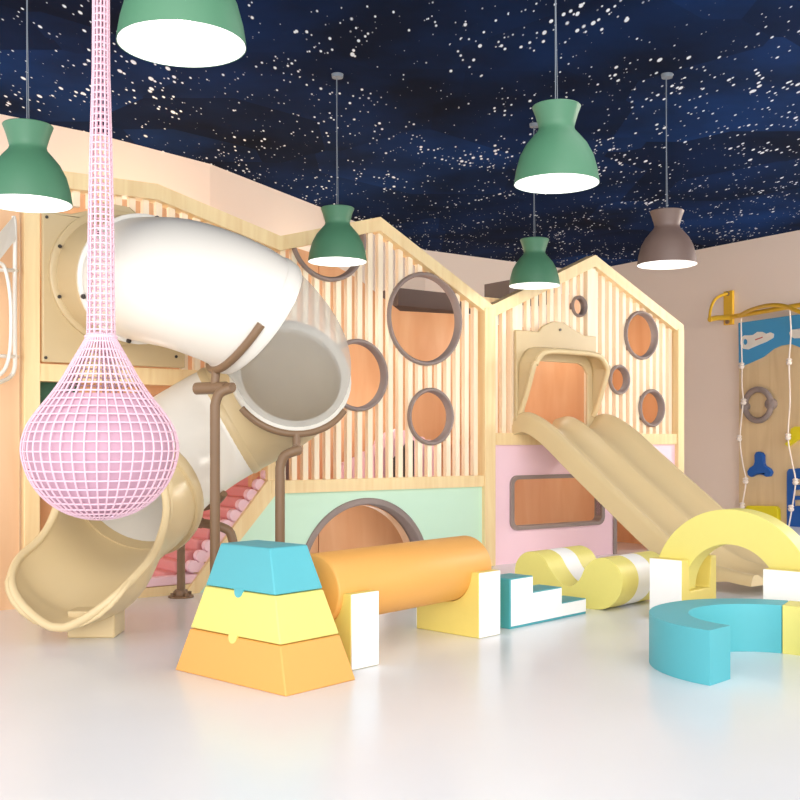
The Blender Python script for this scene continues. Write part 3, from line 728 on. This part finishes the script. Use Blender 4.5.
# ------------------------------------------------------------------ hanging crochet net
NX, NY = (101-400)*5.0/FL, 5.0
def nz(y): return CAMH+(HZ-y)*5.0/FL
k5 = 5.0/FL
sw = thing('net_swing', (NX, NY, nz(519)), 'pink crochet net swing shaped like a drop, hanging on long net neck', 'swing')
bulb = smoothpath([(1.5*k5, nz(519.5), 0), (18*k5, nz(517.5), 0), (38*k5, nz(510), 0), (56*k5, nz(496), 0), (68.5*k5, nz(478), 0), (75*k5, nz(458), 0), (75.5*k5, nz(443), 0), (70.5*k5, nz(426), 0), (60*k5, nz(410), 0), (49*k5, nz(396), 0), (38*k5, nz(380), 0), (29*k5, nz(364), 0), (21*k5, nz(350), 0), (15*k5, nz(339), 0), (13.5*k5, nz(334), 0)], 3)
neck = smoothpath([(13.5*k5, nz(334), 0), (12.8*k5, nz(290), 0), (12*k5, nz(220), 0), (10.5*k5, nz(150), 0), (8.8*k5, nz(90), 0), (8*k5, nz(40), 0), (7.2*k5, HC-.02, 0)], 8)
def netmesh(prof, nm, spacing, rr, twist=0):
    m = MB(); 
    for j in range(nm):
        a = 2*PI*j/nm; m.tube([W(NX+p.x*math.cos(a), NY+p.x*math.sin(a), p.y) for p in prof], rr, 5, caps=False)
    acc = 0
    ln = 0; last = prof[0]; nxt = spacing*.5
    for p, q in zip(prof, prof[1:]):
        seg = (q-p).length
        while ln+seg >= nxt:
            t = (nxt-ln)/seg; w = p+(q-p)*t
            if w.x > .02: m.tube([W(NX+w.x*math.cos(2*PI*j/36), NY+w.x*math.sin(2*PI*j/36), w.y) for j in range(36)], rr, 5, closed=True)
            nxt += spacing
        ln += seg
    return m
nb = obj('net_bag', netmesh(bulb, 42, .046, .0048), M_net, sw, smooth=True, ang=0)
obj('net_neck', netmesh(neck, 14, .034, .0044), M_net, sw, smooth=True, ang=0)
m = MB(); m.lathe((NX, NY, 0), [(max(.001, p.x*.93), p.y+.006) for p in bulb[:28]], 40); obj('bag_liner', m, M_liner, sw, smooth=True, ang=0)
m = MB(); m.tube([W(NX+.07*math.cos(2*PI*j/36), NY+.07*math.sin(2*PI*j/36), nz(337)) for j in range(36)], .008, 8, closed=True); obj('hoop', m, M_net, sw, smooth=True)

# ------------------------------------------------------------------ climbing board on the right wall
wa = Vector(wr[1]); wd = rd; wn = Vector((-.835, -.55)); wn = Vector((wd.y, -wd.x)); 
if wn.x > 0: wn = -wn
def RW(k, d, z): p = wa+wd*k+wn*d; return W(p.x, p.y, z)
def rk(px, py, d=.0):   # survey a point on the right wall (d in front of it)
    o = wa+wn*d; c = (px-400)/FL; k = (c*o.y-o.x)/(wd.x-c*wd.y); Y = o.y+wd.y*k; return k, CAMH+(HZ-py)*Y/FL
cb = thing('climbing_board', RW(rk(780, 500)[0], .1, 0), 'birch climbing board with blue sky header and coloured holds on right wall', 'climbing wall')
k0 = rk(739, 400, .1)[0]; k1 = k0+4.2; ztop = rk(739, 323, .1)[1]
m = MB(); m.prism([[(k0, 0), (k1, 0), (k1, ztop), (k0, ztop)]], .02, .1, lambda a, b, c: RW(a, c, b)); obj('board', m, M_board, cb)
D = .105
def wp(lst, d=D): return [rk(x, y, d) for x, y in lst]
def plate(name, lst, m_, d0=D-.005, d1=D+.03, parent=cb, bevel=.005, hole=None):
    m = MB(); m.prism([wp(lst)]+([wp(hole)] if hole else []), d0, d1, lambda a, b, c: RW(a, c, b)); return obj(name, m, m_, parent, bevel=bevel)
sky = [(739.5, 323), (800, 314.5), (860, 306), (860, 350), (812, 352), (800, 347), (792, 344), (782, 345.5), (774, 349), (764, 357), (752, 362.5), (740, 367)]
hb = plate('sky_header', sky, M_blue)
cl = [(742, 344), (742.5, 338), (746, 335.5), (751, 335.5), (755, 335), (759, 332), (764, 332), (768, 334), (772, 332.5), (775.5, 334), (775, 338), (768, 342), (758, 346), (750, 349.5), (745, 349)]
hl = [(747+2.2*math.cos(R(a)), 342+3*math.sin(R(a))) for a in range(0, 360, 30)]
co = plate('white_cloud', cl, M_white, D+.03, D+.045, hb, .002, hl)
plate('red_line', [(757, 339.5), (764.5, 336.8), (764.7, 337.9), (757.2, 340.6)], M_red, D+.045, D+.047, co, 0)
plate('white_cloud', [(791, 333), (793, 330), (800, 329), (812, 327), (816, 332), (806, 338), (796, 338.5), (792, 336.5)], M_white, D+.03, D+.045, hb, .002)
plate('blue_star_hold', [(756.8+dx, y) for dx, y in ((0, 455), (1.5, 452.2), (4.2, 451.6), (7, 452.8), (8.6, 455.5), (8.8, 463), (9.8, 465.5), (15, 469), (16.8, 472.3), (15.3, 476), (12, 476.8), (8.5, 474.8), (4.5, 473.8), (0, 475), (-3.5, 477), (-6.5, 475), (-7.2, 471.5), (-5, 468), (-.8, 465), (.2, 462))], M_dblue, D-.005, D+.06)
plate('yellow_ledge_hold', [(748, 508), (750, 505.5), (778, 506), (780.5, 509), (781, 520), (778, 523), (750, 522), (747, 519)], M_lemon, D-.005, D+.07)
plate('yellow_animal_hold', [(787, 444), (791, 440), (792.5, 435), (793, 429), (797, 426.5), (812, 427), (816, 434), (812, 440), (800, 439.5), (795, 443), (790, 446.5)], M_lemon, D-.005, D+.06)
# blue ladder plate with slots
m = MB(); oq = wp([(789, 472), (791, 469), (830, 466), (834, 470), (834, 560), (830, 564), (791, 548), (789, 545)])
hs = [wp([(795, y), (826, y-1.5), (826, y+4.5), (795, y+6)]) for y in (479, 490, 500)]
m.prism([oq]+hs, D-.005, D+.05, lambda a, b, c: RW(a, c, b)); obj('blue_slotted_hold', m, M_dblue, cb)
# ring hold
kc, zc = rk(760, 405, D); rr = 15.5*RW(kc, 0, 0).y/FL
m = MB(); m.tube([RW(kc+rr*math.cos(2*PI*j/40), D+.05, zc+rr*math.sin(2*PI*j/40)) for j in range(40)], .045, 12, closed=True)
ro = obj('ring_hold', m, M_ring, cb, smooth=True)
for px, py, r_ in ((772.5, 404, .085), (747, 406.5, .06)):
    k_, z_ = rk(px, py, D); m = MB(); m.tube([RW(k_, D-.005, z_), RW(k_, D+.07, z_), RW(k_, D+.09, z_)], [r_, r_, r_*.7], 18); obj('ring_knob', m, M_ring, ro, smooth=True)
# ropes with knots
def rope(xs_, ys_, knots, label):
    P = [RW(rk(x, y, .3)[0], .3, rk(x, y, .3)[1]) for x, y in zip(xs_, ys_)]
    m = MB(); m.tube(smoothpath(P, 5), .011, 8)
    o = tag(obj('knotted_rope', m, M_rope, smooth=True), label, 'rope', 'knotted climbing ropes')
    for x, y in knots:
        k_, z_ = rk(x, y, .3); m = MB(); c = RW(k_, .3, z_)
        m.lathe(c, [(.001, -.05), (.035, -.035), (.045, -.005), (.03, .012), (.045, .03), (.03, .05), (.001, .055)], 12); obj('knot', m, M_rope, o, smooth=True)
rope([741, 741.5, 742, 742, 743, 740, 743, 746, 742, 742], [318, 345, 366, 385, 402, 439, 465, 481, 508, 530], [(741.5, 366), (743.5, 402), (739, 438.5), (745.5, 481), (742, 506)], 'white knotted rope down left edge of the climbing board')
rope([789.5, 791, 789, 790, 788, 792, 795.5, 792, 788], [308, 333, 362, 400, 437, 462, 482, 508, 530], [(789, 362), (788, 437), (795.5, 482), (791, 508.5)], 'white knotted rope right of the blue star hold, over the blue slotted hold')
# yellow wall frame
yb = thing('wall_bar_frame', RW(rk(760, 320)[0], .3, 2.6), 'yellow steel bar frame bolted to wall above the climbing board', 'bar frame')
ka, za = rk(725.5, 325.5); kb, zb = rk(734.5, 290.5)
m = MB(); m.box(RW, (ka, kb), (.002, .05), (za, zb)); o = obj('wall_plate', m, M_yell, yb, bevel=.006)
for y in (294, 322): k_, z_ = rk(730, y); bolt(o, RW(k_, .05, z_), RW(k_, .075, z_), .035, M_brownm)
def yp(x, y, d): k_, z_ = rk(x, y, d); return RW(k_, d, z_)
m = MB(); m.tube([yp(709.5, 319.5, .55), yp(716, 318, .4), yp(730, 317.5, .12)], .04, 10); m.tube([yp(730, 317, .1), yp(760, 312, .35), yp(800, 305, .5), yp(860, 295, .5)], .035, 10); obj('bar', m, M_yell, yb, smooth=True)
m = MB(); m.tube(smoothpath([yp(709.5, 320, .55), yp(710.5, 310, .48), yp(714, 301, .36), yp(720, 296, .22), yp(728, 293.5, .05)], 5), .022, 8); obj('brace', m, M_yell, yb, smooth=True)
m = MB(); m.tube(smoothpath([yp(738, 316, .15), yp(752, 309.5, .5), yp(768, 305.5, .8), yp(784, 306, .9), yp(800, 312, 1.0), yp(830, 322, 1.0)], 5), .03, 10); obj('curved_bar', m, M_yell, yb, smooth=True)

# ------------------------------------------------------------------ white tube rack at the left edge
wf = thing('wall_rack', F(ft(2), -.2, 1.7), 'white bent-tube rack on the wood wall at the left edge', 'rack')
def fpp(x, y, d):  # point on the plane d in front of the facade
    o = F(0, -d, 0); c = (x-400)/FL; s_ = (c*o.y-o.x)/(C36-c*S36); p = F(s_, -d, 0); return Vector((p.x, p.y, CAMH+(HZ-y)*p.y/FL))
m = MB(); m.tube(smoothpath([fpp(13.5, 216, .12), fpp(15, 230, .12), fpp(14.8, 290, .12), fpp(15, 350, .12), fpp(14.5, 368, .12), fpp(10, 377, .14), fpp(-2, 383, .3), fpp(-24, 392, .45)], 5), .016, 10); obj('upright', m, M_white, wf, smooth=True)
m = MB(); m.tube(smoothpath([fpp(-20, 255, .3), fpp(0, 263, .22), (fpp(6, 272, .2)), fpp(10.5, 300, .2), fpp(10.8, 340, .2), fpp(7, 364, .22), fpp(-2, 376, .25), fpp(-22, 384, .3)], 5), .014, 10); obj('inner_hoop', m, M_white, wf, smooth=True)
for y in (270.5, 356.5):
    m = MB(); m.tube([fpp(17, y, .02), fpp(15, y, .12), fpp(0, y-.5, .2), fpp(-22, y-1, .3)], .014, 10); obj('cross_bar', m, M_white, wf, smooth=True)
m = MB(); A = [fpp(14, 216, .12), fpp(-22, 268-36, .3), fpp(-22, 300, .3), fpp(15, 238, .12)]
A = [fpp(13.5, 216, .12), fpp(0, 232, .2), fpp(-24, 262, .34), fpp(-24, 292, .34), fpp(0, 259, .2), fpp(15.5, 239, .12)]
off = nrm*.015; m.add(A+[a+off for a in A], [(0, 1, 4, 5), (1, 2, 3, 4), (6, 11, 10, 7), (7, 10, 9, 8), (0, 6, 7, 1), (1, 7, 8, 2), (3, 9, 10, 4), (4, 10, 11, 5), (5, 11, 6, 0), (2, 8, 9, 3)]); obj('shelf_panel', m, M_white, wf)

# ------------------------------------------------------------------ light
w = bpy.data.worlds.new('world'); SC.world = w; w.use_nodes = True
bg = w.node_tree.nodes['Background']; bg.inputs[0].default_value = (1, .99, .98, 1); bg.inputs[1].default_value = 1.45
def area(name, loc, size, energy, color, target=None, sy=None):
    l = bpy.data.lights.new(name, 'AREA'); l.energy = energy; l.size = size; l.color = color
    if sy: l.shape = 'RECTANGLE'; l.size_y = sy
    o = bpy.data.objects.new(name, l); COL.objects.link(o); o.location = loc
    d = (Vector(target)-Vector(loc)) if target else Vector((0, 0, -1)); o.rotation_euler = d.to_track_quat('-Z', 'Y').to_euler(); return o
area('ceiling_fill', (2.5, 5.6, 4.25), 3.0, 40, (1, .98, .96), sy=3)  # added fill light out of view, not a real ceiling fitting
l = bpy.data.lights.new('daylight', 'SUN'); l.energy = 1.7; l.angle = R(50); l.color = (1, .985, .965)
o = bpy.data.objects.new('daylight', l); COL.objects.link(o); o.rotation_euler = Vector((-.04, .99, -.075)).to_track_quat('-Z', 'Y').to_euler()
# unseen fill points added to brighten the ply rooms, no real fittings
for s_, z_, e, y_ in ((1.1, 2.9, 20, .55), (3.2, 2.3, 20, .5), (3.9, 1.6, 10, .5), (5.4, 2.3, 16, .5), (6.7, 2.4, 20, .5), (1.0, 1.2, 8, .5), (3.6, .5, 7, .5), (5.6, .9, 8, .5), (6.7, .9, 5, .5)):
    l = bpy.data.lights.new('warm_fill', 'POINT'); l.energy = e*.38; l.color = (1, .93, .84); l.shadow_soft_size = .2
    o = bpy.data.objects.new('warm_fill', l); COL.objects.link(o); o.location = F(s_, y_, z_)
l = bpy.data.lights.new('warm_fill', 'POINT'); l.energy = 32; l.color = (1, .72, .42); l.shadow_soft_size = .3  # assumed, unseen warm cove light behind the tower roof, colouring the wall above
o = bpy.data.objects.new('warm_fill', l); COL.objects.link(o); o.location = F(1.9, 1.2, 3.15)
for s_, y_, z_, e in ((.2, .9, 3.3, 3), (2.7, 1.8, 3.2, 9), (5.0, 2.8, 3.0, 30)):  # further unseen fill points added behind the roofs to lighten the wall
    l = bpy.data.lights.new('warm_fill', 'POINT'); l.energy = e; l.color = (1, .84, .64); l.shadow_soft_size = .2
    o = bpy.data.objects.new('warm_fill', l); COL.objects.link(o); o.location = F(s_, y_, z_)
l = bpy.data.lights.new('assumed_wall_fill', 'POINT'); l.energy = 800; l.color = (1, .94, .86); l.shadow_soft_size = .3  # assumed light out of view, added to brighten the right wall
o = bpy.data.objects.new('assumed_wall_fill', l); COL.objects.link(o); o.location = (8.2, 11.6, 3.3)
